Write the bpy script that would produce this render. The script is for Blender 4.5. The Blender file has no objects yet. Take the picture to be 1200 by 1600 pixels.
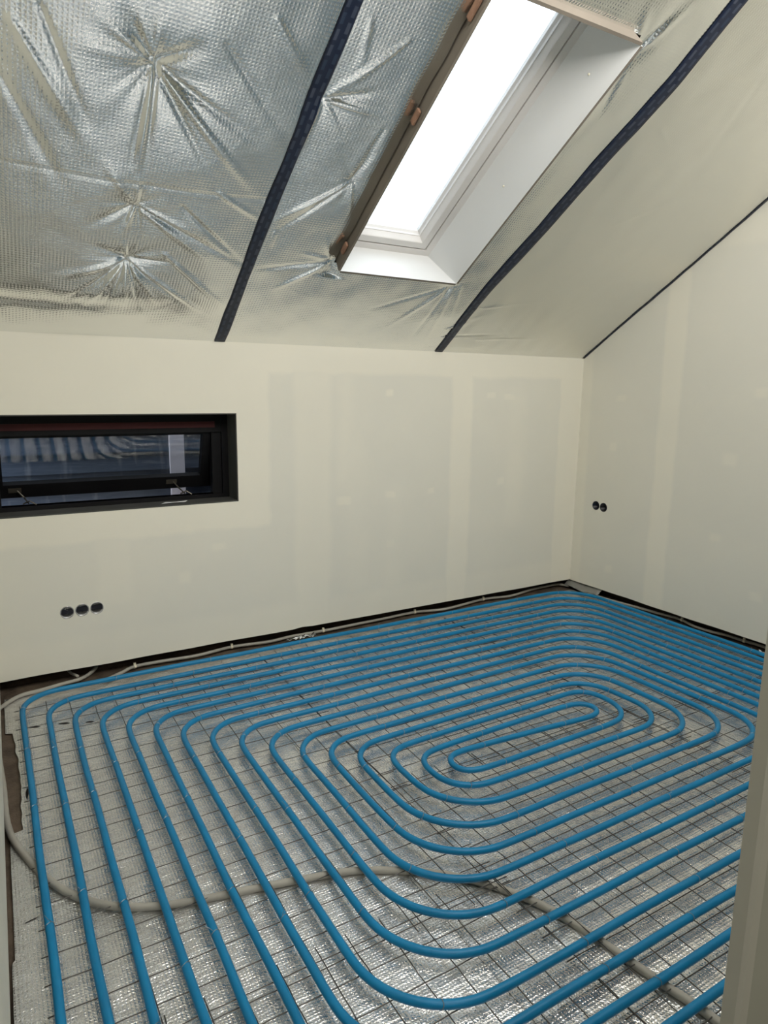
import bpy, bmesh, math, random
from mathutils import Vector, Matrix
from mathutils import noise as mn
random.seed(7)
sc = bpy.context.scene
COL = sc.collection
PI = math.pi

# ------------------------------------------------------------------ camera, world, exposure
cam_d = bpy.data.cameras.new('camera')
cam = bpy.data.objects.new('camera', cam_d); COL.objects.link(cam)
cam_d.sensor_fit = 'VERTICAL'; cam_d.sensor_height = 36.0
cam_d.lens = 1052.9157 / 1600 * 36.0
cam_d.clip_start = 0.02; cam_d.clip_end = 200
Rr = Vector((0.86065825, -0.5090144, 0.01310399)); Ur = Vector((0.08112463, 0.16248392, 0.98337062)); Fr = Vector((0.502679, 0.84528298, -0.18113673))
m = Matrix.Identity(4)
for i in range(3):
    m[i][0] = Rr[i]; m[i][1] = Ur[i]; m[i][2] = -Fr[i]; m[i][3] = (0, 0, 1.5)[i]
cam.matrix_world = m
sc.camera = cam

w = bpy.data.worlds.new('overcast_sky'); sc.world = w; w.use_nodes = True
SKY = 4.0
wn = w.node_tree.nodes; wl = w.node_tree.links
bg = wn['Background']; bg.inputs['Strength'].default_value = SKY
tc = wn.new('ShaderNodeTexCoord'); sx = wn.new('ShaderNodeSeparateXYZ'); cr = wn.new('ShaderNodeValToRGB')
wl.new(tc.outputs['Generated'], sx.inputs[0]); wl.new(sx.outputs['Z'], cr.inputs['Fac']); wl.new(cr.outputs['Color'], bg.inputs['Color'])
cr.color_ramp.elements[0].position = 0.0; cr.color_ramp.elements[0].color = (0.30, 0.31, 0.33, 1)
cr.color_ramp.elements[1].position = 0.12; cr.color_ramp.elements[1].color = (0.86, 0.94, 1.0, 1)
vs = sc.view_settings
sc.display_settings.display_device = 'sRGB'
vs.view_transform = 'Standard'; vs.look = 'None'; vs.gamma = 1.0; vs.use_curve_mapping = False
vs.exposure = 0.0
# unseen fill light added to brighten the room, high on the near wall (behind and above the viewer)
gl_d = bpy.data.lights.new('room_fill', 'AREA'); gl_d.shape = 'RECTANGLE'; gl_d.size = 2.5; gl_d.size_y = 0.85
gl_d.energy = 69.0; gl_d.color = (1.0, 0.965, 0.915)
gl_o = bpy.data.objects.new('room_fill', gl_d); COL.objects.link(gl_o); gl_o.location = (1.75, 0.51, 3.02); gl_o.rotation_euler = (math.radians(80), 0, 0)
sc.cycles.max_bounces = 14; sc.cycles.diffuse_bounces = 8; sc.cycles.glossy_bounces = 8; sc.cycles.transparent_max_bounces = 12
sc.cycles.sample_clamp_indirect = 12.0

pl_d = bpy.data.lights.new('passage_fill', 'AREA'); pl_d.shape = 'DISK'; pl_d.size = 0.35; pl_d.energy = 20.0; pl_d.color = (1.0, 0.96, 0.88)  # unseen lamp added in the passage to lift the dark door frame
pl_o = bpy.data.objects.new('passage_fill', pl_d); COL.objects.link(pl_o); pl_o.location = (0.45, -0.9, 2.46)

# ------------------------------------------------------------------ dimensions
W = 3.674            # face of the back wall
XR = 3.903           # face of the right wall
ZT = 1.735           # where the ceiling foil meets the back wall
TH = math.radians(32.88)
ZB = 0.03            # lower edge of the plasterboard
ZF = -0.035          # foil on the floor
YF = 0.42            # room face of the near wall
CT, ST = math.cos(TH), math.sin(TH)
O = Vector((0, W, ZT)); EV = Vector((0, -CT, ST)); EN = Vector((0, ST, CT))
VMAX = (W - YF) / CT
def rp(u, v, off=0.0):
    return O + Vector((u, 0, 0)) + EV * v - EN * off
def xl(y):           # the left wall is very slightly out of square
    return -0.030 - 0.013 * (3.6 - y)

# ------------------------------------------------------------------ helpers
def obj(name, bm, mats, parent=None, smooth=False):
    me = bpy.data.meshes.new(name)
    bm.to_mesh(me); bm.free()
    if not isinstance(mats, (list, tuple)): mats = [mats]
    for q in mats: me.materials.append(q)
    if smooth:
        for p in me.polygons: p.use_smooth = True
    o = bpy.data.objects.new(name, me); COL.objects.link(o)
    if parent is not None:
        o.parent = parent
        o.matrix_parent_inverse = Matrix.Translation(-parent.location) if parent.type == 'EMPTY' and parent.parent is None else Matrix.Identity(4)
    return o
def tag(o, label, cat, group=None, kind=None):
    if label: o['label'] = label
    if cat: o['category'] = cat
    if group: o['group'] = group
    if kind: o['kind'] = kind
    return o
def struct(name, bm, mats, smooth=False):
    o = obj(name, bm, mats, None, smooth); o['kind'] = 'structure'; return o
def empty(name, loc=(0, 0, 0)):
    o = bpy.data.objects.new(name, None); COL.objects.link(o); o.location = loc; o.empty_display_size = 0.1
    return o
def box(bm, x0, x1, y0, y1, z0, z1, mat=0, f=None):
    c = [(x, y, z) for x in (x0, x1) for y in (y0, y1) for z in (z0, z1)]
    if f: c = [f(*p) for p in c]
    v = [bm.verts.new(p) for p in c]
    for q in ((0, 1, 3, 2), (4, 6, 7, 5), (0, 4, 5, 1), (2, 3, 7, 6), (0, 2, 6, 4), (1, 5, 7, 3)):
        fc = bm.faces.new([v[i] for i in q]); fc.material_index = mat
def fin(bm, bev=0.0, seg=2):
    bmesh.ops.recalc_face_normals(bm, faces=bm.faces)
    if bev: bmesh.ops.bevel(bm, geom=list(bm.edges), offset=bev, segments=seg, affect='EDGES', profile=0.6)
    return bm
def tube(bm, pts, r, n=10, caps=True):
    pts = [Vector(p) for p in pts]
    rings = []; up = Vector((0, 0, 1))
    for i, p in enumerate(pts):
        a = pts[max(i - 1, 0)]; b = pts[min(i + 1, len(pts) - 1)]
        t = (b - a)
        if t.length < 1e-9: t = Vector((1, 0, 0))
        t.normalize()
        s = t.cross(up)
        if s.length < 1e-3: s = t.cross(Vector((1, 0, 0)))
        s.normalize(); q = s.cross(t).normalized()
        rr = r(i) if callable(r) else r
        rings.append([bm.verts.new(p + (s * math.cos(2 * PI * k / n) + q * math.sin(2 * PI * k / n)) * rr) for k in range(n)])
    for A, B in zip(rings, rings[1:]):
        for k in range(n):
            bm.faces.new((A[k], A[(k + 1) % n], B[(k + 1) % n], B[k]))
    if caps:
        bm.faces.new(rings[0][::-1]); bm.faces.new(rings[-1])
    return bm
def smooth_path(pts, step=0.03):
    P = [Vector(p) for p in pts]; P = [2 * P[0] - P[1]] + P + [2 * P[-1] - P[-2]]; out = []
    for i in range(1, len(P) - 2):
        n = max(2, int((P[i + 1] - P[i]).length / step))
        for k in range(n):
            t = k / n
            out.append(0.5 * ((2 * P[i]) + (P[i + 1] - P[i - 1]) * t + (2 * P[i - 1] - 5 * P[i] + 4 * P[i + 1] - P[i + 2]) * t * t + (3 * P[i] - P[i - 1] - 3 * P[i + 1] + P[i + 2]) * t ** 3))
    out.append(P[-2]); return out
def cut(o, cutters):
    """cut the cutter meshes out of o for good and delete them"""
    for c in cutters:
        md = o.modifiers.new('cut', 'BOOLEAN'); md.operation = 'DIFFERENCE'; md.solver = 'EXACT'; md.object = c
    dg = bpy.context.evaluated_depsgraph_get(); dg.update()
    me = bpy.data.meshes.new_from_object(o.evaluated_get(dg))
    o.modifiers.clear(); o.data = me
    for c in cutters: bpy.data.objects.remove(c)
def cyl_bm(axis, c, r, h0, h1, n=28):
    bm = bmesh.new()
    A = []; B = []
    for k in range(n):
        a, b = math.cos(2 * PI * k / n) * r, math.sin(2 * PI * k / n) * r
        if axis == 'y': A.append(bm.verts.new((c[0] + a, h0, c[2] + b))); B.append(bm.verts.new((c[0] + a, h1, c[2] + b)))
        else: A.append(bm.verts.new((h0, c[1] + a, c[2] + b))); B.append(bm.verts.new((h1, c[1] + a, c[2] + b)))
    bm.faces.new(A); bm.faces.new(B[::-1])
    for k in range(n): bm.faces.new((A[k], B[k], B[(k + 1) % n], A[(k + 1) % n]))
    return fin(bm)

# ------------------------------------------------------------------ materials
def new_mat(name):
    mt = bpy.data.materials.new(name); mt.use_nodes = True
    nt = mt.node_tree; b = nt.nodes['Principled BSDF']
    return mt, nt, b
def N(nt, t, **kw):
    n = nt.nodes.new(t)
    for k, v in kw.items():
        if k in ('operation', 'blend_type', 'data_type', 'noise_dimensions', 'wave_type', 'bands_direction', 'feature'): setattr(n, k, v)
        else: n.inputs[k].default_value = v
    return n
def plain(name, col, rough=0.6, metal=0.0, var=0.06, scale=6.0, bump=0.0, bscale=60.0, spec=0.5):
    mt, nt, b = new_mat(name)
    co = N(nt, 'ShaderNodeTexCoord'); no = N(nt, 'ShaderNodeTexNoise', Scale=scale, Detail=5.0)
    nt.links.new(co.outputs['Object'], no.inputs['Vector'])
    rm = nt.nodes.new('ShaderNodeValToRGB'); nt.links.new(no.outputs['Fac'], rm.inputs['Fac'])
    rm.color_ramp.elements[0].position = 0.3; rm.color_ramp.elements[1].position = 0.7
    rm.color_ramp.elements[0].color = tuple(c * (1 - var) for c in col) + (1,); rm.color_ramp.elements[1].color = tuple(min(1, c * (1 + var)) for c in col) + (1,)
    nt.links.new(rm.outputs['Color'], b.inputs['Base Color'])
    b.inputs['Roughness'].default_value = rough; b.inputs['Metallic'].default_value = metal; b.inputs['Specular IOR Level'].default_value = spec
    if bump:
        n2 = N(nt, 'ShaderNodeTexNoise', Scale=bscale, Detail=4.0); nt.links.new(co.outputs['Object'], n2.inputs['Vector'])
        bp = N(nt, 'ShaderNodeBump', Strength=bump, Distance=0.01); nt.links.new(n2.outputs['Fac'], bp.inputs['Height']); nt.links.new(bp.outputs['Normal'], b.inputs['Normal'])
    return mt
def plasterboard(name, axis, rects, dots):
    """grey board face with lighter jointing compound: rects (a0,a1,z0,z1,edge,amount), dots (a,z,ra,rz)"""
    mt, nt, b = new_mat(name); L = nt.links
    co = N(nt, 'ShaderNodeTexCoord')
    wob = N(nt, 'ShaderNodeTexNoise', Scale=5.0, Detail=4.0); L.new(co.outputs['Object'], wob.inputs['Vector'])
    sub = N(nt, 'ShaderNodeVectorMath', operation='SUBTRACT'); sub.inputs[1].default_value = (0.5, 0.5, 0.5); L.new(wob.outputs['Color'], sub.inputs[0])
    scl = N(nt, 'ShaderNodeVectorMath', operation='SCALE'); scl.inputs['Scale'].default_value = 0.05; L.new(sub.outputs[0], scl.inputs[0])
    add = N(nt, 'ShaderNodeVectorMath', operation='ADD'); L.new(co.outputs['Object'], add.inputs[0]); L.new(scl.outputs[0], add.inputs[1])
    sp = N(nt, 'ShaderNodeSeparateXYZ'); L.new(add.outputs[0], sp.inputs[0])
    A = sp.outputs['X' if axis == 'x' else 'Y']; Z = sp.outputs['Z']
    def mr(src, a, b_):
        n = nt.nodes.new('ShaderNodeMapRange'); n.interpolation_type = 'SMOOTHSTEP'
        n.inputs['From Min'].default_value = a; n.inputs['From Max'].default_value = b_; L.new(src, n.inputs['Value']); return n.outputs['Result']
    def mul(p, q):
        n = N(nt, 'ShaderNodeMath', operation='MULTIPLY')
        for i, s in enumerate((p, q)):
            if isinstance(s, float): n.inputs[i].default_value = s
            else: L.new(s, n.inputs[i])
        return n.outputs[0]
    def mx(p, q):
        n = N(nt, 'ShaderNodeMath', operation='MAXIMUM'); L.new(p, n.inputs[0]); L.new(q, n.inputs[1]); return n.outputs[0]
    tot = None
    for (a0, a1, z0, z1, e, k) in rects:
        s = mul(mul(mr(A, a0 - e, a0 + e), mr(A, a1 + e, a1 - e)), mul(mr(Z, z0 - e, z0 + e), mul(mr(Z, z1 + e, z1 - e), float(k))))
        tot = s if tot is None else mx(tot, s)
    for (a, z, ra, rz, k) in dots:
        s = mul(mul(mr(A, a - ra, a - ra * .3), mr(A, a + ra, a + ra * .3)), mul(mr(Z, z - rz, z - rz * .3), mul(mr(Z, z + rz, z + rz * .3), float(k))))
        tot = mx(tot, s)
    cl = N(nt, 'ShaderNodeTexNoise', Scale=2.2, Detail=6.0, Roughness=0.6); L.new(co.outputs['Object'], cl.inputs['Vector'])
    cm = mr(cl.outputs['Fac'], 0.35, 0.75)
    tot2 = N(nt, 'ShaderNodeMath', operation='ADD'); L.new(tot, tot2.inputs[0]); L.new(mul(cm, 0.30), tot2.inputs[1])
    mxn = N(nt, 'ShaderNodeMixRGB'); L.new(tot2.outputs[0], mxn.inputs['Fac'])
    mxn.inputs['Color1'].default_value = (0.735, 0.72, 0.64, 1); mxn.inputs['Color2'].default_value = (0.815, 0.785, 0.68, 1)
    L.new(mxn.outputs[0], b.inputs['Base Color'])
    b.inputs['Roughness'].default_value = 0.85; b.inputs['Specular IOR Level'].default_value = 0.25
    n2 = N(nt, 'ShaderNodeTexNoise', Scale=90.0, Detail=3.0); L.new(co.outputs['Object'], n2.inputs['Vector'])
    hs = N(nt, 'ShaderNodeMath', operation='ADD'); L.new(mul(n2.outputs['Fac'], 0.3), hs.inputs[0]); L.new(tot, hs.inputs[1])
    bp = N(nt, 'ShaderNodeBump', Strength=0.15, Distance=0.003); L.new(hs.outputs[0], bp.inputs['Height']); L.new(bp.outputs['Normal'], b.inputs['Normal'])
    return mt
def foil(name, rough, weave, wk, wrk, wrs, stretch=(1, 1, 1), col=(0.80, 0.81, 0.79), dirt=0.0, tilt=0.0):
    """woven reinforced aluminium foil: weave = pitch in m"""
    mt, nt, b = new_mat(name); L = nt.links
    co = N(nt, 'ShaderNodeTexCoord'); src = co.outputs['UV']
    rot = nt.nodes.new('ShaderNodeMapping'); rot.inputs['Rotation'].default_value = (0, 0, tilt); L.new(src, rot.inputs['Vector'])
    sp = N(nt, 'ShaderNodeSeparateXYZ'); L.new(rot.outputs[0], sp.inputs[0])
    def sinw(s, pitch):
        n = N(nt, 'ShaderNodeMath', operation='MULTIPLY'); n.inputs[1].default_value = 2 * PI / pitch; L.new(s, n.inputs[0])
        q = N(nt, 'ShaderNodeMath', operation='SINE'); L.new(n.outputs[0], q.inputs[0]); return q.outputs[0]
    a = sinw(sp.outputs['X'], weave); c = sinw(sp.outputs['Y'], weave)
    hx = N(nt, 'ShaderNodeMath', operation='MAXIMUM'); L.new(a, hx.inputs[0]); L.new(c, hx.inputs[1])
    bp = N(nt, 'ShaderNodeBump', Strength=wk, Distance=0.0012); L.new(hx.outputs[0], bp.inputs['Height'])
    mp = nt.nodes.new('ShaderNodeMapping'); mp.inputs['Scale'].default_value = stretch; L.new(src, mp.inputs['Vector'])
    n1 = N(nt, 'ShaderNodeTexNoise', Scale=wrs, Detail=5.0, Roughness=0.62, Distortion=0.6); L.new(mp.outputs[0], n1.inputs['Vector'])
    b2 = N(nt, 'ShaderNodeBump', Strength=wrk, Distance=0.012); L.new(n1.outputs['Fac'], b2.inputs['Height']); L.new(bp.outputs['Normal'], b2.inputs['Normal'])
    L.new(b2.outputs['Normal'], b.inputs['Normal'])
    n3 = N(nt, 'ShaderNodeTexNoise', Scale=7.0, Detail=5.0, Roughness=0.7); L.new(src, n3.inputs['Vector'])
    rm = nt.nodes.new('ShaderNodeValToRGB'); L.new(n3.outputs['Fac'], rm.inputs['Fac'])
    rm.color_ramp.elements[0].position = 0.35; rm.color_ramp.elements[1].position = 0.65
    rm.color_ramp.elements[0].color = tuple(q * (1 - dirt) for q in col) + (1,); rm.color_ramp.elements[1].color = col + (1,)
    L.new(rm.outputs['Color'], b.inputs['Base Color'])
    b.inputs['Metallic'].default_value = 1.0 if dirt == 0 else 0.84; b.inputs['Roughness'].default_value = rough
    return mt

M_back = plasterboard('back_plasterboard', 'x',
    [(-0.2, 1.41, 0.70, 1.9, .02, .8), (-0.2, 4, 1.58, 1.9, .02, .8), (1.57, 1.80, -.1, 1.7, .03, .55), (1.86, 1.95, .9, 1.7, .05, .35), (1.9, 2.05, .2, 1.2, .06, .25),
     (2.70, 2.87, -.1, 1.7, .02, .8), (3.69, 4.0, -.1, 1.7, .015, .7), (2.2, 2.32, .1, .9, .05, .25), (-.1, 4, -.1, .2, .04, .4), (0.45, 0.62, .35, .75, .03, .35), (3.2, 3.35, .5, 1.5, .06, .3)],
    [(2.21, 1.47, .04, .03, .9), (2.24, .83, .06, .035, .8), (1.9, .80, .07, .04, .8), (2.55, .83, .04, .03, .6), (3.02, 1.46, .06, .03, .6), (3.2, 1.45, .08, .03, .6), (2.24, .5, .05, .05, .5), (3.15, .86, .05, .04, .6), (.9, .45, .05, .05, .5), (1.1, .6, .06, .03, .5)])
M_right = plasterboard('right_plasterboard', 'y',
    [(2.83, 2.98, -.1, 4, .02, .8), (3.58, 3.9, -.1, 4, .02, .5), (1.55, 1.75, -.1, 4, .03, .7), (.3, .5, -.1, 4, .03, .7), (0, 3.9, 2.35, 2.5, .03, .5)],
    [(3.3, 1.45, .06, .03, .5), (3.35, 1.1, .05, .04, .5), (2.45, 1.1, .07, .06, .6), (3.3, .2, .05, .04, .5), (2.5, .6, .06, .04, .5), (2.2, .3, .06, .04, .5), (2.3, 1.5, .06, .04, .5)])
M_plain_board = plain('painted_plasterboard', (0.66, 0.65, 0.57), 0.85, var=0.05, scale=3, bump=0.05)
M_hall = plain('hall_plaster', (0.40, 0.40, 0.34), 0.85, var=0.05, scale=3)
M_dark_gap = plain('dark_timber_and_brick', (0.035, 0.022, 0.014), 0.9, var=0.6, scale=9, bump=0.4)
M_subfloor = plain('dusty_brown_subfloor', (0.11, 0.08, 0.055), 0.85, var=0.45, scale=14, bump=0.4, bscale=120)
M_roof = plain('rafters_and_wool', (0.12, 0.09, 0.06), 0.9)
M_foil_c = foil('woven_ceiling_foil', 0.19, 0.0135, 0.22, 0.035, 14.0, col=(0.85, 0.86, 0.85))
M_foil_c2 = foil('smooth_ceiling_foil', 0.30, 0.0135, 0.15, 0.04, 10.0, col=(0.80, 0.80, 0.77))
M_foil_f = foil('woven_floor_foil', 0.10, 0.0095, 0.30, 0.34, 34.0, (1.0, 2.2, 1.0), (0.88, 0.88, 0.87), 0.12)
M_foil_f2 = foil('woven_floor_foil_second_roll', 0.11, 0.0095, 0.30, 0.34, 32.0, (1.8, 1.0, 1.0), (0.85, 0.85, 0.84), 0.12)
M_pipe = plain('blue_plastic_pipe', (0.001, 0.19, 0.40), 0.42, var=0.10, scale=9, spec=0.4)
M_wire = plain('dull_steel_wire', (0.10, 0.095, 0.09), 0.45, 0.6, var=0.3, scale=40)
M_tie = plain('bare_tie_wire', (0.22, 0.27, 0.30), 0.4, 0.6, var=0.2, scale=40)
M_cond = plain('grey_corrugated_conduit', (0.36, 0.345, 0.30), 0.6, var=0.14, scale=8)
M_clip = plain('pale_plastic_clip', (0.75, 0.70, 0.55), 0.5)
M_white = plain('white_coated_board', (0.70, 0.71, 0.71), 0.45, var=0.015, scale=4)
M_vinyl = plain('white_window_plastic', (0.70, 0.68, 0.66), 0.35, var=0.02, scale=4)
M_greige = plain('bare_board_back', (0.19, 0.165, 0.135), 0.8, var=0.12, scale=5)
M_woodchip = plain('reddish_wood_wedge', (0.30, 0.17, 0.11), 0.7, var=0.2, scale=30)
M_black = plain('black_window_profile', (0.005, 0.005, 0.006), 0.5, var=0.2, scale=6, spec=0.2)
M_reveal = plain('anthracite_reveal_lining', (0.065, 0.065, 0.058), 0.6, var=0.12, scale=5)
M_seal = plain('dark_red_seal', (0.055, 0.004, 0.005), 0.7)
M_hinge = plain('stay_metal', (0.12, 0.11, 0.09), 0.4, 0.7)
M_box = plain('black_socket_plastic', (0.008, 0.008, 0.014), 0.35)
M_clear = plain('grey_glossy_plastic', (0.55, 0.55, 0.55), 0.2, 0.5)
M_post = plain('white_film', (0.70, 0.66, 0.74), 0.4, bump=0.5, bscale=12)
M_film = foil('crumpled_film', 0.25, 0.02, 0.1, 0.9, 30.0, col=(0.55, 0.56, 0.55))
M_slit = plain('dark_slit', (0.012, 0.010, 0.009), 0.9)
M_jamb = plain('door_frame_paint', (0.50, 0.49, 0.43), 0.6, var=0.03)

mt, nt, b = new_mat('blue_sealing_tape'); M_tape = mt
co = N(nt, 'ShaderNodeTexCoord')
bk = nt.nodes.new('ShaderNodeTexBrick'); nt.links.new(co.outputs['UV'], bk.inputs['Vector'])
bk.inputs['Scale'].default_value = 1.0; bk.inputs['Brick Width'].default_value = 0.055; bk.inputs['Row Height'].default_value = 0.030; bk.inputs['Mortar Size'].default_value = 0.009
bk.inputs['Color1'].default_value = (0.012, 0.025, 0.055, 1); bk.inputs['Color2'].default_value = (0.045, 0.055, 0.085, 1); bk.inputs['Mortar'].default_value = (0.003, 0.009, 0.03, 1)
nt.links.new(bk.outputs['Color'], b.inputs['Base Color']); b.inputs['Roughness'].default_value = 0.45

mt, nt, b = new_mat('blue_grey_siding'); M_siding = mt; L = nt.links
co = N(nt, 'ShaderNodeTexCoord'); mp = nt.nodes.new('ShaderNodeMapping'); mp.inputs['Scale'].default_value = (1.5, 1, 22); L.new(co.outputs['Object'], mp.inputs['Vector'])
n1 = N(nt, 'ShaderNodeTexNoise', Scale=2.5, Detail=8.0, Roughness=0.7, Distortion=1.2); L.new(mp.outputs[0], n1.inputs['Vector'])
mp2 = nt.nodes.new('ShaderNodeMapping'); mp2.inputs['Scale'].default_value = (14, 1, 2.5); L.new(co.outputs['Object'], mp2.inputs['Vector'])
n2 = N(nt, 'ShaderNodeTexNoise', Scale=1.2, Detail=3.0); L.new(mp2.outputs[0], n2.inputs['Vector'])
rm = nt.nodes.new('ShaderNodeValToRGB'); L.new(n1.outputs['Fac'], rm.inputs['Fac'])
rm.color_ramp.elements[0].position = 0.3; rm.color_ramp.elements[0].color = (0.026, 0.042, 0.075, 1)
rm.color_ramp.elements[1].position = 0.72; rm.color_ramp.elements[1].color = (0.080, 0.100, 0.145, 1)
rm2 = nt.nodes.new('ShaderNodeValToRGB'); L.new(n2.outputs['Fac'], rm2.inputs['Fac'])
rm2.color_ramp.elements[0].position = 0.58; rm2.color_ramp.elements[0].color = (0, 0, 0, 1); rm2.color_ramp.elements[1].position = 0.75; rm2.color_ramp.elements[1].color = (0.09, 0.09, 0.09, 1)
ad = nt.nodes.new('ShaderNodeMixRGB'); ad.blend_type = 'ADD'; ad.inputs['Fac'].default_value = 1.0; L.new(rm.outputs[0], ad.inputs['Color1']); L.new(rm2.outputs[0], ad.inputs['Color2'])
L.new(ad.outputs[0], b.inputs['Base Color']); b.inputs['Roughness'].default_value = 0.5

def glass_mat(name, tint, refl):
    mt = bpy.data.materials.new(name); mt.use_nodes = True; nt = mt.node_tree; nt.nodes.remove(nt.nodes['Principled BSDF'])
    out = nt.nodes['Material Output']
    tr = nt.nodes.new('ShaderNodeBsdfTransparent'); tr.inputs[0].default_value = tint + (1,)
    gl = nt.nodes.new('ShaderNodeBsdfGlossy'); gl.inputs['Roughness'].default_value = 0.02
    lw = nt.nodes.new('ShaderNodeLayerWeight'); lw.inputs['Blend'].default_value = 0.5
    pw = nt.nodes.new('ShaderNodeMath'); pw.operation = 'POWER'; pw.inputs[1].default_value = 5.0; nt.links.new(lw.outputs['Facing'], pw.inputs[0])
    fr = nt.nodes.new('ShaderNodeMath'); fr.operation = 'MULTIPLY_ADD'; fr.inputs[1].default_value = 0.9; fr.inputs[2].default_value = 0.04; nt.links.new(pw.outputs[0], fr.inputs[0])
    mx = nt.nodes.new('ShaderNodeMixShader'); nt.links.new(fr.outputs[0], mx.inputs[0]); nt.links.new(tr.outputs[0], mx.inputs[1]); nt.links.new(gl.outputs[0], mx.inputs[2])
    nt.links.new(mx.outputs[0], out.inputs[0]); return mt
M_glass = glass_mat('clear_glass', (0.92, 0.94, 0.95), 1.0)

# ------------------------------------------------------------------ setting
bm = bmesh.new(); box(bm, -0.5, 4.3, -2.0, 4.0, -0.25, -0.045)
struct('floor', fin(bm), M_subfloor)

# back wall: plasterboard sheet with window hole, a recess below it and dark masonry behind
WX0, WX1, WZ0, WZ1 = -0.045, 1.221, 0.855, 1.351
bm = bmesh.new()
def wall_xz(bm, x0, x1, z0, z1, y0, y1, mat):
    box(bm, x0, WX0, y0, y1, z0, z1, mat); box(bm, WX1, x1, y0, y1, z0, z1, mat)
    box(bm, WX0, WX1, y0, y1, z0, WZ0, mat); box(bm, WX0, WX1, y0, y1, WZ1, z1, mat)
wall_xz(bm, -0.3, 4.02, -0.045, 1.95, 3.775, 3.95, 1)
wall_masonry = bm
bm2 = bmesh.new(); NX = 60
# board with an uneven lower edge
def low(x): return ZB + 0.004 * mn.noise(Vector((x * 3.1, 0, 0))) + (0.006 if 1.60 < x < 1.63 else 0)
box(bm2, -0.045, WX0 + 1e-4, W, W + 0.0125, ZB, ZT + 0.02, 0) if False else None
xs = sorted(set([-0.034 + (XR + 0.034) * i / NX for i in range(NX + 1)] + [WX1]))
for a, b_ in zip(xs, xs[1:]):
    la, lb = low(a), low(b_)
    def f(x, y, z, a=a, b_=b_, la=la, lb=lb): return (x, y, (la if x == a else lb) if z < 0.05 else z)
    if b_ <= WX1 + 1e-6:
        box(bm2, a, b_, W, W + 0.0125, 0, WZ0, 0, f); box(bm2, a, b_, W, W + 0.0125, WZ1, ZT + 0.02, 0)
    else:
        box(bm2, a, b_, W, W + 0.0125, 0, ZT + 0.02, 0, f)
bmesh.ops.remove_doubles(bm2, verts=bm2.verts, dist=1e-5)
# drop the inner walls between neighbouring slices
dead = [f for f in bm2.faces if all(len(e.link_faces) > 2 for e in f.edges)]
seen = {}
for f in bm2.faces: seen.setdefault(tuple(sorted(v.index for v in f.verts)), []).append(f)
bm2.verts.index_update(); seen = {}
for f in bm2.faces: seen.setdefault(tuple(sorted(v.index for v in f.verts)), []).append(f)
for k, l in seen.items():
    if len(l) > 1:
        for f in l: bm2.faces.remove(f)
board_back = struct('wall_back', fin(bm2), [M_back, M_dark_gap])
sockets_l = [(0.298, 0.343), (0.369, 0.345), (0.440, 0.345)]
cs = []
for i, (x, z) in enumerate(sockets_l):
    bmc = cyl_bm('y', (x, 0, z), 0.034 if i < 2 else 0.031, W - 0.05, W + 0.05); cs.append(obj('cutter', bmc, M_box))
cut(board_back, cs)
struct('wall_masonry', fin(wall_masonry), [M_back, M_dark_gap]).name = 'wall_back.001'

# right wall
bm = bmesh.new()
def zc(y): return ZT + (W - y) * math.tan(TH)
NY = 50
for i in range(NY):
    a = YF + (W - YF) * i / NY; b_ = YF + (W - YF) * (i + 1) / NY
    la, lb = (ZB + 0.005 * mn.noise(Vector((y * 4.0, 3, 0))) for y in (a, b_))
    def f(x, y, z, a=a, la=la, lb=lb): return (x, y, (la if y == a else lb) if z < 0.5 else zc(y) + 0.02)
    box(bm, XR, XR + 0.0125, a, b_, 0, 1, 0, f)
bmesh.ops.remove_doubles(bm, verts=bm.verts, dist=1e-5)
bm.verts.index_update(); seen = {}
for f in bm.faces: seen.setdefault(tuple(sorted(v.index for v in f.verts)), []).append(f)
for k, l in seen.items():
    if len(l) > 1:
        for f in l: bm.faces.remove(f)
board_right = struct('wall_right', fin(bm), [M_right])
sockets_r = [(3.463, 0.655), (3.391, 0.652)]
cs = [obj('cutter', cyl_bm('x', (0, y, z), 0.034, XR - 0.05, XR + 0.05), M_box) for y, z in sockets_r]
cut(board_right, cs)
bm = bmesh.new(); box(bm, 4.02, 4.2, -0.1, 3.95, -0.045, 4.4, 0)
struct('wall_right', fin(bm), M_dark_gap)
# left wall
bm = bmesh.new()
def fl_(x, y, z): return (xl(y) + x, y, (zc(y) + 0.02 if y > YF else zc(YF)) if z > 1 else z)
box(bm, -0.0125, 0, YF, W + 0.005, ZB, 2, 0, fl_)
struct('wall_left', fin(bm), M_plain_board)
bm = bmesh.new(); box(bm, -0.3, -0.095, -0.1, 3.95, -0.045, 4.4, 0)
struct('wall_left', fin(bm), M_dark_gap)
# near wall with the doorway we look through
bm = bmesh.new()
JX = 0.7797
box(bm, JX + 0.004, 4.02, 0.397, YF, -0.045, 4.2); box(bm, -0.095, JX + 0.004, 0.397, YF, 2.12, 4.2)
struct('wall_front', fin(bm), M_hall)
bm = bmesh.new()
prof = [(JX, YF), (JX, 0.4022), (JX + 0.004, 0.3970), (JX + 0.02, 0.3965), (JX + 0.02, YF + 0.0005)]
lo = [bm.verts.new((x, y, -0.044)) for x, y in prof]; hi = [bm.verts.new((x, y, 2.12)) for x, y in prof]
bm.faces.new(lo); bm.faces.new(hi[::-1])
for k in range(len(prof)): bm.faces.new((lo[k], hi[k], hi[(k + 1) % 5], lo[(k + 1) % 5]))
struct('door_1', fin(bm), M_jamb)
fill_frame = bpy.data.objects.new('fill_light_frame', None); COL.objects.link(fill_frame); fill_frame.location = (1.75, YF, 2.6); fill_frame['kind'] = 'structure'  # added surround for the room's fill light, no known window here
bm = bmesh.new()
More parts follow.
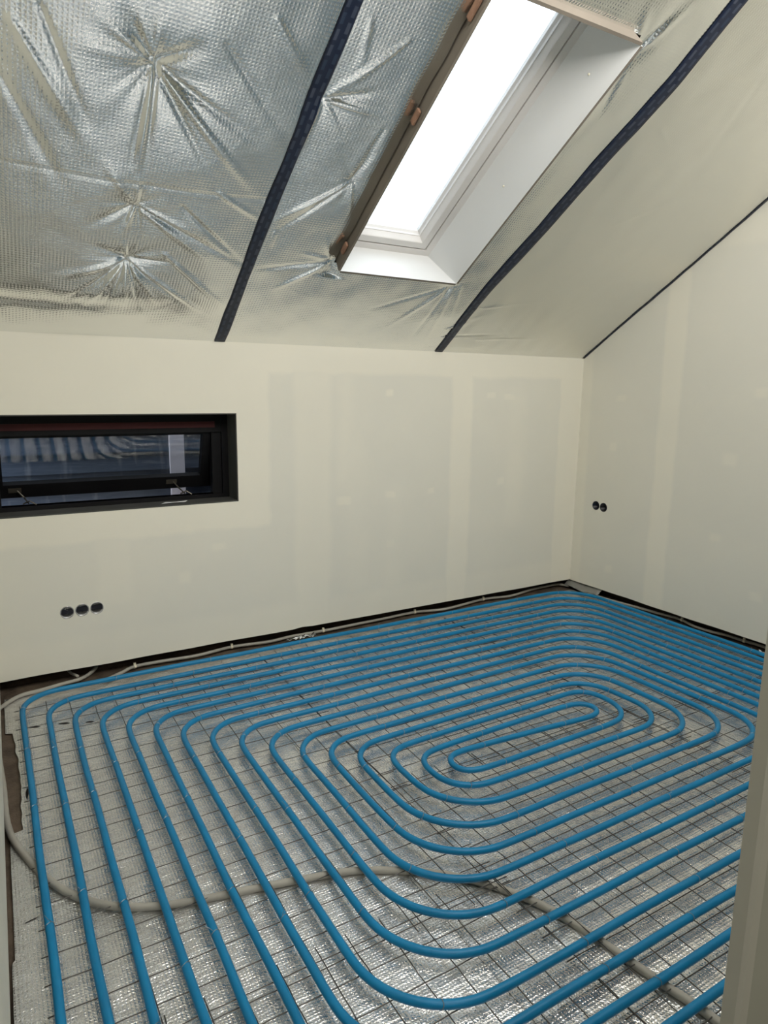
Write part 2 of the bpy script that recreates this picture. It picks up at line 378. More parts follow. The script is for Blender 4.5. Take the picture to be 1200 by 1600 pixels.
for (a, b_, c, d) in ((0.44, 0.5, 2.565, 3.535), (3.0, 3.06, 2.565, 3.535), (0.5, 3.0, 2.565, 2.625), (0.5, 3.0, 3.475, 3.535)):
    box(bm, a, b_, YF - .001, YF + .03, c, d)
obj('window_frame', fin(bm), M_vinyl, fill_frame)  # trim of that added surround, no glazing behind
# passage behind the camera
bm = bmesh.new()
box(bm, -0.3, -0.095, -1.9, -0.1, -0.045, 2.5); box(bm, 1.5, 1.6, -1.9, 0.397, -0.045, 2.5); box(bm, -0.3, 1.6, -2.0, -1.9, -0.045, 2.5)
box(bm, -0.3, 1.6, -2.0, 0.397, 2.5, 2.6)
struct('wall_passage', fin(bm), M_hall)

# ceiling: roof build-up above the foil, with the hole for the roof window
SU0, SU1, SV0, SV1 = 1.567, 2.267, 0.674, 2.018      # lower rim of the skylight shaft
bm = bmesh.new()
def rf(u, v, n): return tuple(rp(u, v, -n))
HU0, HU1, HV0, HV1 = 1.574, 2.166, 0.648, 2.044
for (a, b_, c, d) in ((-0.3, HU0, -0.4, 4.3), (HU1, 4.2, -0.4, 4.3), (HU0, HU1, -0.4, HV0), (HU0, HU1, HV1, 4.3)):
    box(bm, a, b_, c, d, 0.135, 0.26, 0, rf)
struct('ceiling', fin(bm), M_roof)

# ------------------------------------------------------------------ ceiling foil
CREASES=[(0.567,1.458,0.388,1.579,0.03,9),(0.567,1.458,0.455,1.618,0.02,-8),(0.567,1.458,0.498,1.631,0.015,7),(0.567,1.458,0.57,1.04,0.02,9),(0.58,1.461,0.594,1.03,0.018,-8),(0.564,1.446,0.542,1.048,0.02,-7),(0.582,1.451,1.046,1.014,0.03,10),(0.576,1.449,0.848,1.069,0.025,-9),(0.581,1.455,1.034,1.231,0.04,-8),(0.579,1.468,0.711,1.573,0.05,-9),(0.569,1.469,0.56,1.649,0.03,6),(0.566,1.464,0.307,1.479,0.05,8),(0.587,0.873,0.452,1.07,0.03,7),(0.587,0.873,0.922,0.621,0.02,8),(0.592,0.873,1.1,0.598,0.018,-9),(0.599,0.875,0.836,0.762,0.02,7),(0.584,0.862,0.557,0.713,0.012,6),(0.598,0.865,0.629,0.671,0.012,-7),(0.575,0.87,0.41,0.739,0.04,-6),(0.591,0.883,0.577,1.035,0.014,8),(0.589,0.569,0.362,0.281,0.02,-8),(0.589,0.569,0.443,0.255,0.016,7),(0.589,0.569,0.525,0.256,0.014,-7),(0.589,0.569,0.61,0.247,0.014,7),(0.596,0.562,0.691,0.247,0.012,-9),(0.596,0.562,0.762,0.302,0.014,8),(0.596,0.562,0.882,0.307,0.016,-8),(0.595,0.57,1.027,0.215,0.016,8),(0.589,0.569,0.33,0.431,0.03,8),(0.578,0.575,0.466,0.643,0.025,-7),(0.599,0.578,0.801,0.582,0.02,-6),(0.589,0.576,0.566,0.678,0.01,8),(0.164,1.495,0.43,1.066,0.05,10),(0.237,1.553,0.39,1.189,0.03,-9),(0.136,1.309,0.358,0.844,0.05,-6),(0.89,0.998,1.101,0.876,0.016,8),(0.76,0.906,1.098,0.606,0.014,-8),(0.738,0.631,1.1,0.283,0.016,8),(0.905,1.712,1.08,1.538,0.03,6),(0.77,1.59,1.177,1.203,0.05,-5),(1.176,1.466,1.252,1.608,0.016,8),(1.176,1.466,1.379,1.565,0.02,-6),(1.176,1.466,1.428,1.469,0.016,6),(1.18,1.462,1.281,1.362,0.012,7),(1.176,1.466,1.271,1.649,0.012,-5),(1.383,1.762,1.192,1.478,0.02,6),(1.166,1.445,1.136,1.163,0.03,7),(1.429,1.15,1.174,0.878,0.018,9),(1.429,1.15,1.494,0.975,0.012,7),(1.431,1.143,1.183,0.803,0.014,-7),(1.424,1.159,1.468,1.331,0.02,-5),(1.191,0.824,1.207,0.727,0.012,6),(1.523,0.67,1.176,0.574,0.018,-7),(1.526,0.662,1.297,0.444,0.016,8),(1.513,0.677,1.448,0.829,0.012,7),(1.514,0.691,1.356,0.71,0.014,6),(1.22,1.783,1.262,1.586,0.03,5),(1.454,1.418,1.412,0.979,0.04,-5),(2.289,0.581,2.066,0.205,0.016,8),(2.304,0.573,2.302,0.099,0.02,-8),(2.269,0.579,1.885,0.36,0.016,-6),(2.322,0.586,2.422,0.055,0.014,7),(2.355,0.617,2.457,0.315,0.014,6),(2.314,1.947,2.325,1.527,0.02,9),(2.314,1.947,2.385,1.673,0.014,-8),(2.311,1.959,2.209,2.14,0.02,8),(2.317,1.961,2.349,2.158,0.02,-8),(2.324,1.955,2.409,2.199,0.02,7),(2.292,1.967,1.967,1.999,0.02,5),(2.318,1.491,2.284,0.972,0.014,6),(2.288,1.568,2.282,1.143,0.016,-6),(2.505,0.161,2.977,0.22,0.014,-6),(2.49,0.224,2.69,0.4,0.02,6),(2.568,0.435,3.028,0.559,0.02,4),(3.408,1.035,3.421,0.757,0.012,5),(3.326,0.563,3.257,0.407,0.01,4),(2.789,0.15,3.325,0.207,0.01,5),(2.744,1.726,2.877,1.671,0.012,5),(3.005,1.189,3.547,1.687,0.05,4),(2.871,0.291,3.068,0.173,0.01,4),(3.038,2.056,3.305,1.336,0.06,-4),]
STARS = [(0.567, 1.458, .10, .030), (0.587, 0.873, .07, .018), (0.589, 0.569, .09, .026), (1.176, 1.466, .05, .012), (1.429, 1.15, .05, .008), (1.523, 0.67, .06, .012), (2.30, 0.58, .05, .012), (2.314, 1.955, .06, .015)]
for k in range(26):    # creases further up, outside the photograph
    u, v = random.uniform(0, 3.8), random.uniform(2.3, 3.8); a = random.uniform(0, 6.28); l = random.uniform(.2, .5)
    CREASES.append((u, v, u + l * math.cos(a), v + l * math.sin(a), random.uniform(.015, .04), random.choice((-6, 6))))
BULGES = [(.60, .40, .16, .020), (.80, 1.20, .20, .020), (.42, .92, .13, .010), (.30, 1.35, .15, .012), (.85, .75, .12, .010), (.70, 1.62, .14, .012), (1.35, .95, .14, .006), (2.75, .35, .2, .006)]
def foil_h(u, v):
    """how far the foil hangs below its plane (m)"""
    if u < 1.135: s = 0.030 * math.sin(PI * max(0, min(1, (u + 0.05) / 1.185))) ** 0.8
    elif u < 2.585: s = 0.010 * abs(math.sin(PI * (u - 1.135) / 1.45))
    else: s = 0.008 * math.sin(PI * (u - 2.585) / 1.318)
    s *= min(1, v / 0.35) if v < 0.35 else 1
    h = s + 0.007 * mn.noise(Vector((u * 2.6, v * 1.9, 1.7))) + 0.0032 * mn.noise(Vector((u * 9, v * 7, 4.1)))
    e = min(1.0, v / 0.06)
    for (a, b_, r, am) in BULGES: h += 0.75 * am * math.exp(-((u - a) ** 2 + (v - b_) ** 2) / (r * r))
    k = 1.0 if u < 1.135 else (0.85 if u < 2.585 else 0.6)
    for (a, b_, c, d, wd, am) in CREASES:
        if abs(u - (a + c) / 2) > abs(a - c) / 2 + .12 or abs(v - (b_ + d) / 2) > abs(b_ - d) / 2 + .12: continue
        dx, dy = c - a, d - b_; ll = dx * dx + dy * dy; t = ((u - a) * dx + (v - b_) * dy) / ll
        if t < -0.05 or t > 1.05: continue
        tt = max(0, min(1, t)); px, py = a + dx * tt - u, b_ + dy * tt - v
        wloc = 0.005 + 0.72 * wd * (0.15 + 0.85 * tt); env = math.sin(PI * min(1, max(0, (t + .05) / 1.1)) ** 0.55)
        h += k * am * 0.0010 * env * math.exp(-(px * px + py * py) / (wloc * wloc) * 1.4)
    for (a, b_, r, dp) in STARS:
        d2 = math.hypot(u - a, v - b_)
        if d2 < r * 4:
            an = math.atan2(v - b_, u - a)
            h -= dp * math.exp(-d2 / r)
            h += k * 0.0065 * (r / .09) * math.exp(-d2 / (r * 1.3)) * min(1, d2 / .03) * mn.noise(Vector((math.cos(an) * 3.2, math.sin(an) * 3.2, a * 7 + d2 * 1.5)))
    # held up behind the shaft's left side
    if SV0 - .1 < v < SV1 + .1 and abs(u - SU0) < .12: h -= 0.022 * math.exp(-((u - SU0 + .013) / .045) ** 2) * (0.7 + 0.6 * mn.noise(Vector((v * 6, 3, 0))))
    # a batten behind presses a faint line across the first sheet
    if u < 1.135: h -= 0.0018 * math.exp(-((v - 0.985) / 0.010) ** 2) + 0.008 * math.exp(-((v - 0.24 - .05 * u) / 0.04) ** 2) * max(0, 1 - u / .9)
    # held up close round the shaft
    return h * e
def grid(a, b_, n): return [a + (b_ - a) * i / n for i in range(n + 1)]
def foil_sheet(u0f, u1f, us, vs, mat, label):
    bm = bmesh.new(); uvl = bm.loops.layers.uv.new('UVMap'); V = {}
    for j, v in enumerate(vs):
        for i, u in enumerate(us):
            uu = u
            if i == 0: uu = u0f(v)
            if i == len(us) - 1: uu = u1f(v)
            V[i, j] = (bm.verts.new(rp(uu, v, foil_h(uu, v))), (uu, v))
    for j in range(len(vs) - 1):
        for i in range(len(us) - 1):
            uc, vc = (us[i] + us[i + 1]) / 2, (vs[j] + vs[j + 1]) / 2
            if SU0 - 0.013 < uc < SU1 + 0.013 and SV0 - 0.013 < vc < SV1 + 0.013: continue
            q = [V[i, j], V[i + 1, j], V[i + 1, j + 1], V[i, j + 1]]
            f = bm.faces.new([a[0] for a in q]); f.smooth = True
            for lp, a in zip(f.loops, q): lp[uvl].uv = a[1]
    bmesh.ops.delete(bm, geom=[v for v in bm.verts if not v.link_faces], context='VERTS')
    o = obj('foil_sheet', bm, mat, None, True)
    tag(o, label, 'foil', 'silver foil sheets under the sloping roof'); return o
GV = sorted(set([round(x, 5) for x in grid(0, SV0 - .013, 90) + grid(SV0 - .013, SV1 + .013, 180) + grid(SV1 + .013, 2.6, 40) + grid(2.6, VMAX, 40)]))
def wav(pts):
    def f(v):
        if v <= pts[0][0]: return pts[0][1]
        for (a, x), (b_, y) in zip(pts, pts[1:]):
            if v <= b_:
                t = (v - a) / (b_ - a); return x + (y - x) * t
        return pts[-1][1]
    return lambda v: sum(f(v + k * .045) for k in range(-4, 5)) / 9
T1 = wav([(0, 1.138), (.58, 1.130), (.94, 1.126), (1.37, 1.138), (1.5, 1.133), (1.82, 1.142), (3.9, 1.15)])
T2 = wav([(0, 2.580), (.58, 2.538), (1.1, 2.580), (1.53, 2.583), (1.81, 2.604), (2.03, 2.608), (2.25, 2.592), (3.9, 2.60)])
foil_sheet(lambda v: xl(W - v * CT) + 0.001, lambda v: T1(v) + .01, grid(-0.07, 1.14, 170), GV, M_foil_c, 'silver woven foil sheet on the ceiling left of the first dark tape, puckered into stars')
foil_sheet(T1, lambda v: T2(v) + .01, [1.135] + grid(1.15, SU0 - .013, 56) + grid(SU0 - .013, SU1 + .013, 60)[1:] + grid(SU1 + .013, 2.57, 26)[1:] + [2.60], GV, M_foil_c, 'silver foil sheet on the ceiling between the two long tapes, cut round the roof window')
foil_sheet(T2, lambda v: XR - .002, [2.585] + grid(2.62, XR - .002, 80), GV, M_foil_c2, 'smooth dull foil sheet on the ceiling between the second tape and the right wall')

def tape(cf, width, v0, v1, label, lift=0.0035, side=None):
    bm = bmesh.new(); uvl = bm.loops.layers.uv.new('UVMap'); rows = []
    n = 150; nw = 5
    for j in range(n + 1):
        v = v0 + (v1 - v0) * j / n; row = []
        wd = width(v)
        for i in range(nw + 1):
            u = cf(v) + (i / nw - .5) * wd
            if side and u > XR - .003: p = Vector(rp(XR - .004, v, foil_h(XR - .004, v) + lift + (u - XR + .003)))
            else: p = rp(u, v, foil_h(u, v) + lift)
            row.append((bm.verts.new(p), ((i / nw - .5) * wd, v)))
        rows.append(row)
    for A, B in zip(rows, rows[1:]):
        for i in range(nw):
            q = [A[i], A[i + 1], B[i + 1], B[i]]; f = bm.faces.new([a[0] for a in q]); f.smooth = True
            for lp, a in zip(f.loops, q): lp[uvl].uv = (a[1][1], a[1][0] + .03)
    o = obj('sealing_tape', bm, M_tape, None, True)
    md = o.modifiers.new('thickness', 'SOLIDIFY'); md.thickness = 0.001; md.offset = 0
    tag(o, label, 'tape', 'dark blue tapes over the foil joints')
tape(T1, lambda v: .057 + .004 * math.sin(v * 9), 0.003, VMAX - .02, 'dark navy printed tape over the foil joint left of the roof window')
tape(T2, lambda v: .060 + .018 * min(1, max(0, (v - .2) / .8)) - .02 * max(0, v - 1.8), 0.003, VMAX - .02, 'dark navy printed tape over the foil joint right of the roof window')
tape(lambda v: XR - .009 + .002 * mn.noise(Vector((v * 3, 0, 0))), lambda v: .020 + .004 * mn.noise(Vector((v * 6, 5, 0))), 0.003, VMAX - .02, 'narrow dark tape in the corner where the ceiling meets the right wall', side=None)

# ------------------------------------------------------------------ roof window
sk = empty('window_2', rp(1.9, 1.35, 0)); sk['kind'] = 'structure'
LT = 0.0125
IU0, IU1, IV0, IV1, ID = 1.588, 2.152, 0.662, 2.03, -0.13   # frame plane
def quad_board(name, a, b_, c, d, outv, mats):
    """board whose inner face is a,b (rim) c,d (frame), thickened outward"""
    bm = bmesh.new(); n = Vector(outv) * LT
    v = [bm.verts.new(p) for p in (a, b_, c, d)] + [bm.verts.new(Vector(p) + n) for p in (a, b_, c, d)]
    fs = [(0, 1, 2, 3), (7, 6, 5, 4), (0, 4, 5, 1), (1, 5, 6, 2), (2, 6, 7, 3), (3, 7, 4, 0)]
    for i, q in enumerate(fs):
        f = bm.faces.new([v[k] for k in q]); f.material_index = 1 if i in (1, 2) else 0
    return obj(name, fin(bm), mats, sk)
R0 = 0.05
A_, B_, C_, D_ = rp(SU0, SV0, R0), rp(SU1, SV0, R0), rp(SU1, SV1, R0), rp(SU0, SV1, R0)
a_, b2_, c_, d_ = rp(IU0, IV0, ID), rp(IU1, IV0, ID), rp(IU1, IV1, ID), rp(IU0, IV1, ID)
quad_board('shaft_board', A_, B_, b2_, a_, -EV, [M_white, M_greige])
quad_board('shaft_board', B_, C_, c_, b2_, (1, 0, 0), [M_white, M_greige])
quad_board('shaft_board', C_, D_, d_, c_, EV, [M_white, M_greige])
quad_board('shaft_board', D_, A_, a_, d_, (-1, 0, 0), [M_white, M_greige])
def ring(name, u0, u1, v0, v1, wu, off0, off1, mat, parent, bev=.002, wv=None):
    wv = wv or wu
    bm = bmesh.new()
    for (a, b_, c, d) in ((u0, u0 + wu, v0, v1), (u1 - wu, u1, v0, v1), (u0 + wu, u1 - wu, v0, v0 + wv), (u0 + wu, u1 - wu, v1 - wv, v1)):
        box(bm, a, b_, c, d, -off0, -off1, 0, rf)
    return obj(name, fin(bm), mat, parent)
fr = ring('window_frame', IU0 - .012, IU1 + .012, IV0 - .012, IV1 + .012, .050, ID, ID - .10, M_vinyl, sk)
ring('window_seal', IU0 + .038, IU1 - .038, IV0 + .038, IV1 - .038, .005, ID - .012, ID - .09, M_black, fr)
# sash with a stepped, sloping inner face
bm = bmesh.new()
steps = [(.043, ID - .004), (.046, ID - .001), (.083, ID - .001), (.086, ID - .004), (.100, ID - .030), (.103, ID - .030), (.105, ID - .040), (.112, ID - .052), (.112, ID - .07), (.043, ID - .07)]
loops = []
for (ins, off) in steps:
    loops.append([bm.verts.new(rp(u, v, off)) for u, v in ((IU0 + ins, IV0 + ins), (IU1 - ins, IV0 + ins), (IU1 - ins, IV1 - ins), (IU0 + ins, IV1 - ins))])
for k in range(len(loops)):
    P, Q = loops[k], loops[(k + 1) % len(loops)]
    for i in range(4): bm.faces.new((P[i], P[(i + 1) % 4], Q[(i + 1) % 4], Q[i]))
sash = obj('sash', fin(bm), M_vinyl, sk)
bm = bmesh.new(); box(bm, IU0 + .108, IU1 - .108, IV0 + .108, IV1 - .108, .185, .189, 0, rf)
obj('glass_pane', fin(bm), M_glass, sk)
# spacer wedges and screws on the shaft
for (u, v, l) in ((1.553, 1.93, .085), (1.553, 1.505, .06), (1.553, .79, .06)):
    bm = bmesh.new(); box(bm, u - .012, u, v - l / 2, v + l / 2, -.030, -.004, 0, rf); fin(bm, .003)
    obj('spacer_wedge', bm, M_woodchip, sk)
for (v, t) in ((1.83, .45), (1.25, .5)):
    bm = bmesh.new(); p = B_.lerp(b2_, t) + EV * (v - SV0)
    bmesh.ops.create_uvsphere(bm, u_segments=8, v_segments=6, radius=.005, matrix=Matrix.Translation(p)); obj('screw_head', bm, M_clip, sk)
# foil tucked against the shaft's outer sides
# ------------------------------------------------------------------ small dark window in the back wall
FY = 3.822
w1 = empty('window_1', (0.6, FY, WZ0)); w1['kind'] = 'structure'
bm = bmesh.new(); T = .006
box(bm, WX0, WX1, W - .001, FY + .02, WZ1 - T, WZ1); box(bm, WX1 - T, WX1, W - .001, FY + .02, WZ0 + T, WZ1 - T); box(bm, WX0, WX0 + T, W - .001, FY + .02, WZ0 + T, WZ1 - T)
obj('window_reveal', fin(bm), M_reveal, w1)
bm = bmesh.new(); box(bm, WX0, WX1, W - .001, FY + .02, WZ0, WZ0 + T); obj('window_sill', fin(bm), M_reveal, w1)
bm = bmesh.new()
def ring2(bm, x0, x1, z0, z1, wx, wz, y0, y1):
    box(bm, x0, x0 + wx, y0, y1, z0, z1); box(bm, x1 - wx, x1, y0, y1, z0, z1); box(bm, x0 + wx, x1 - wx, y0, y1, z0, z0 + wz); box(bm, x0 + wx, x1 - wx, y0, y1, z1 - wz, z1)
ring2(bm, WX0 + T, WX1 - T, WZ0 + T, WZ1 - T, .036, .022, FY, FY + .07)
box(bm, WX0 + T + .036, WX1 - T - .036, FY + .004, FY + .012, 1.240, 1.325)
ring2(bm, WX0 + .038, WX1 - .038, WZ0 + .022, WZ1 - .024, .058, .006, FY + .018, FY + .065)
obj('window_frame', fin(bm), M_black, w1)
bm = bmesh.new(); box(bm, WX0 + .042, WX1 - .08, FY - .001, FY + .004, 1.266, 1.300); obj('window_seal', fin(bm), M_seal, w1)
# sash hung at the top, swung outwards
AL = math.radians(19.0); HY, HZ = FY + .012, 1.292
def sf(x, n, s):    # s down along the sash, n outward through it
    return (x, HY + s * math.sin(AL) + n * math.cos(AL), HZ - s * math.cos(AL) + n * math.sin(AL))
bm = bmesh.new()
SX0, SX1 = -.030, 1.168; PX0, PX1, PS0, PS1 = .066, 1.082, .070, .330; SL = .404
for (a, b_, c, d) in ((SX0, PX0, 0, SL), (PX1, SX1, 0, SL), (PX0, PX1, 0, PS0), (PX0, PX1, PS1, SL)):
    box(bm, a, b_, 0, .045, c, d, 0, sf)
sash1 = obj('sash', fin(bm), M_black, w1)
bm = bmesh.new(); box(bm, PX0 - .005, PX1 + .005, .020, .026, PS0 - .005, PS1 + .005, 0, sf); obj('glass_pane', fin(bm), M_glass, w1)
for x in (0.118, 0.915):
    bm = bmesh.new(); box(bm, x - .03, x + .03, -.006, 0, .348, .372, 0, sf); fin(bm)
    h = obj('window_stay', bm, M_hinge, w1)
    bm = bmesh.new(); tube(bm, [Vector(sf(x + .01, -.006, .36)), Vector(sf(x + .04, -.02, .395)), Vector((x + .055, FY + .05, WZ0 + .035))], .004, 8)
    tube(bm, [Vector((x + .09, FY + .03, WZ0 + .03)), Vector((x + .06, FY + .04, WZ0 + .05)), Vector((x + .03, FY + .05, WZ0 + .034))], .004, 8)
    obj('stay_arm', bm, M_hinge, h)
# scrap of pale paper on the sill
bm = bmesh.new(); pts = [(0.845, 3.720), (0.90, 3.712), (0.975, 3.728), (0.99, 3.742), (0.94, 3.738), (0.87, 3.735)]
vv = [bm.verts.new((x - .04, y, WZ0 + T + .003 + .004 * (i % 2))) for i, (x, y) in enumerate(pts)]; bm.faces.new(vv); r = bmesh.ops.extrude_face_region(bm, geom=bm.faces[:]); bmesh.ops.translate(bm, vec=(0, 0, .0015), verts=[g for g in r['geom'] if isinstance(g, bmesh.types.BMVert)])
tag(obj('paper_scrap', fin(bm), M_white), 'thin white paper scrap lying on the dark window sill', 'scrap')

# neighbour's boarded wall outside
nb = empty('boarded_wall', (0.6, 4.55, -0.5)); tag(nb, 'blue-grey lapped timber wall seen outside through the dark window', 'wall')
for k in range(24):
    z0 = 1.08 + 0.12 * (k - 12)
    bm = bmesh.new()
    def fb(x, y, z, z0=z0): return (x, y - (0.026 if z < z0 + .01 else 0), z)
    box(bm, -4, 5, 4.52, 4.54, z0, z0 + .135, 0, fb)
    obj('board', fin(bm), M_siding, nb)
bm = bmesh.new(); box(bm, 1.035, 1.128, 4.470, 4.503, -.4, 2.3); fin(bm, .003)
tag(obj('white_post', bm, M_post), 'white film-wrapped upright in front of the blue-grey boards outside', 'post')
bm = bmesh.new(); box(bm, -8, 9, 3.96, 20, -2.7, -2.5)
tag(obj('outside_ground', fin(bm), M_dark_gap), None, None, kind='structure').name = 'floor_outside'

# ------------------------------------------------------------------ socket boxes
def socket(x, y, z, axis, label, grp, glossy):
    r = 0.0335
    t = empty('socket_box', (x, y, z)); tag(t, label, 'socket box', grp)
    def P(a, dpt, b_):   # a sideways, dpt into the wall, b up
        return (x + a, y + dpt, z + b_) if axis == 'y' else (x + dpt, y - a, z + b_)
    bm = bmesh.new(); n = 28; prof = [(r - .0005, -.0012), (r - .0005, .05), (0.001, .05)]; prof2 = [(r - .004, -.0012), (r - .004, .046), (0.001, .046)]
    ringsA = [[bm.verts.new(P(q * math.cos(2 * PI * k / n), d, q * math.sin(2 * PI * k / n))) for k in range(n)] for q, d in prof[::-1] + prof2]
    for A, B in zip(ringsA, ringsA[1:]):
        for k in range(n): bm.faces.new((A[k], A[(k + 1) % n], B[(k + 1) % n], B[k]))
    obj('box_shell', fin(bm), M_clear if glossy else M_box, t, True)
    bm = bmesh.new(); s = random.uniform(-.008, .008)
    tube(bm, [P(-.012, .045, -.01 + s), P(.0, .02, .012), P(.012, .016, -.004), P(.004, .03, -.018)], .003, 7)
    obj('wire_end', bm, M_box, t, True)
    if glossy:   # bent metal tab across the mouth
        bm = bmesh.new()
        c = [P(-.030, .006, -.014 + s), P(.028, .004, -.010), P(.030, .006, .012 + s), P(-.026, .008, .010)]
        c2 = [tuple(Vector(q) + (Vector((0, .012, 0)) if axis == 'y' else Vector((.012, 0, 0)))) for q in c]
        v = [bm.verts.new(q) for q in c + c2]
        for q in ((0, 1, 2, 3), (7, 6, 5, 4), (0, 4, 5, 1), (1, 5, 6, 2), (2, 6, 7, 3), (3, 7, 4, 0)): bm.faces.new([v[k] for k in q])
        obj('cover_insert', fin(bm), M_box, t)
for (x, z), lb in zip(sockets_l, ('leftmost of the three round recessed socket boxes below the dark window', 'middle of the three round recessed socket boxes below the dark window', 'rightmost of the three round recessed socket boxes below the dark window')):
    socket(x, W, z, 'y', lb, 'three socket boxes below the window', True)
for (y, z), lb in zip(sockets_r, ('black round socket box on the right wall, nearer the room corner', 'black round socket box on the right wall, further from the room corner')):
    socket(XR, y, z, 'x', lb, 'pair of socket boxes in the right wall', False)

# ------------------------------------------------------------------ floor foil
def foil_z(x, y):
    z = ZF + 0.006 * mn.noise(Vector((x * 3.2, y * 4.5, 0.3))) + 0.003 * mn.noise(Vector((x * 11, y * 17, 2.0)))
    z += 0.0012 * mn.noise(Vector((x * 40, y * 60, 5.0)))
    if x < 0.62 and 1.72 < y < 2.15: z += 0.004 * mn.noise(Vector((x * 18, y * 70, 9.0)))
    return max(z, -0.0425)
def floor_foil(x0, x1, y0f, y1f, nx, ny, mat, label, edge=None):
    bm = bmesh.new(); uvl = bm.loops.layers.uv.new('UVMap'); V = []
    for j in range(ny + 1):
        row = []
        for i in range(nx + 1):
            t = i / nx; y = y0f + (y1f - y0f) * j / ny
            a = edge(y) if edge else x0
            x = a + (x1 - a) * t
            yy = y
            if j == ny: yy = y + 0.018 * mn.noise(Vector((x * 5, 7, 0))) 
            row.append((bm.verts.new((x, yy, foil_z(x, yy) + (0.002 if x0 > 1 else 0))), (x, yy)))
        V.append(row)
    for A, B in zip(V, V[1:]):
        for i in range(nx):
            q = [A[i], A[i + 1], B[i + 1], B[i]]; f = bm.faces.new([a[0] for a in q]); f.smooth = True
            for lp, a in zip(f.loops, q): lp[uvl].uv = a[1]
    o = obj('floor_foil', bm, mat, None, True); tag(o, label, 'foil', 'silver foil rolls covering the floor'); return o
def ledge(y):       # torn left edge of the first roll
    e = xl(y) + 0.012
    if 2.45 < y < 3.22: e = 0.004 + 0.006 * mn.noise(Vector((y * 14, 0, 0))) + 0.012 * math.sin(PI * (y - 2.45) / .77)
    elif y < 1.85: e = xl(y) + 0.004 + 0.006 * abs(mn.noise(Vector((y * 9, 2, 0))))
    return e
f1 = floor_foil(0, 1.065, YF + 0.002, 3.615, 96, 250, M_foil_f, 'silver woven foil on the floor along the left wall, under the pipe bends', ledge)
floor_foil(1.055, 3.86, YF + 0.002, 3.615, 200, 210, M_foil_f2, 'silver woven foil on the floor from the centre to the right wall')
for (x0, y0, x1, y1, wv) in ((.068, 3.238, .118, 3.226, .008), (.186, 3.214, .236, 3.196, .010), (.297, 3.166, .335, 3.154, .008), (.030, 2.64, .038, 2.72, .006), (-.02, 1.98, .03, 1.985, .003)):
    bm = bmesh.new(); vs_ = []
    d = Vector((x1 - x0, y1 - y0, 0)); nrm = Vector((-d.y, d.x, 0)).normalized()
    P0 = Vector((x0, y0, 0))
    for t, s in ((0, 0), (.3, .8), (.6, 1), (1, .1), (.65, -.8), (.3, -.5)):
        p = P0 + d * t + nrm * s * wv; vs_.append(bm.verts.new((p.x, p.y, foil_z(p.x, p.y) + .0015)))
    bm.faces.new(vs_)
    obj('tear', bm, M_slit, f1)
# foil in the doorway
bm = bmesh.new(); uvl = bm.loops.layers.uv.new('UVMap'); n = 30; V = [[bm.verts.new((-.09 + .86 * i / n, .0 + .42 * j / n, foil_z(-.09 + .86 * i / n, .42 * j / n))) for i in range(n + 1)] for j in range(n + 1)]
for A, B in zip(V, V[1:]):
    for i in range(n):
        f = bm.faces.new((A[i], A[i + 1], B[i + 1], B[i])); f.smooth = True
        for lp in f.loops: lp[uvl].uv = lp.vert.co.xy
tag(obj('floor_foil', bm, M_foil_f, None, True), 'strip of silver foil on the floor of the doorway below the viewer', 'foil', 'silver foil rolls covering the floor')

# ------------------------------------------------------------------ steel mesh mats
def mesh_mat(x0, x1, y0, y1, dz, label, ph=0.0, seed=1, ox=0.0, oy=0.0):
    rnd = random.Random(seed)
    t = empty('wire_mesh_mat', ((x0 + x1) / 2, (y0 + y1) / 2, -.02)); tag(t, label, 'wire mesh', 'steel mesh mats under the pipe')
    r = 0.0017
    def zz(x, y): return -0.0165 + dz + 0.003 * mn.noise(Vector((x * 2.2, y * 2.2, seed)))
    y = math.ceil(y0 * 10) / 10
    while y < y1:
        o = rnd.uniform(-.006, .006) + oy; s = rnd.uniform(-.01, .01)
        bm = bmesh.new(); tube(bm, [(x0 + (x1 - x0) * k / 24, y + o + s * (k / 24 - .5) + .0035 * mn.noise(Vector((k * .6, y * 9, seed))), zz(x0 + (x1 - x0) * k / 24, y)) for k in range(25)], r, 5); y += .1
        obj('cross_wire', bm, M_wire, t, True)
    x = math.ceil((x0 - .05) * 10) / 10 + .05
    while x < x1:
        o = rnd.uniform(-.006, .006) + ox; s = rnd.uniform(-.012, .012)
        bm = bmesh.new(); tube(bm, [(x + o + s * (k / 24 - .5) + .0035 * mn.noise(Vector((k * .6, x * 9, seed + 4))), y0 + (y1 - y0) * k / 24, zz(x, y0 + (y1 - y0) * k / 24) + .0036) for k in range(25)], r, 5); x += .1
        obj('long_wire', bm, M_wire, t, True)
mesh_mat(0.02, 1.31, 1.37, 3.44, 0, 'steel wire mesh mat on the foil by the left wall', seed=1)
mesh_mat(0.02, 1.31, 0.45, 1.46, .004, 'steel wire mesh mat on the foil nearest the doorway', seed=2, oy=.018, ox=.012)
mesh_mat(1.24, 2.62, 1.93, 3.50, .004, 'steel wire mesh mat on the foil in front of the back wall', seed=3, oy=.01)
mesh_mat(1.24, 2.62, 0.47, 2.05, 0, 'steel wire mesh mat under the lowest straight pipe runs', seed=4, oy=-.012, ox=.016)
mesh_mat(2.50, 3.82, 1.83, 3.50, 0, 'steel wire mesh mat on the foil in the far right corner', seed=5, ox=.01)
mesh_mat(2.50, 3.82, 0.47, 1.95, .004, 'steel wire mesh mat on the foil beside the door frame', seed=6, oy=.014)

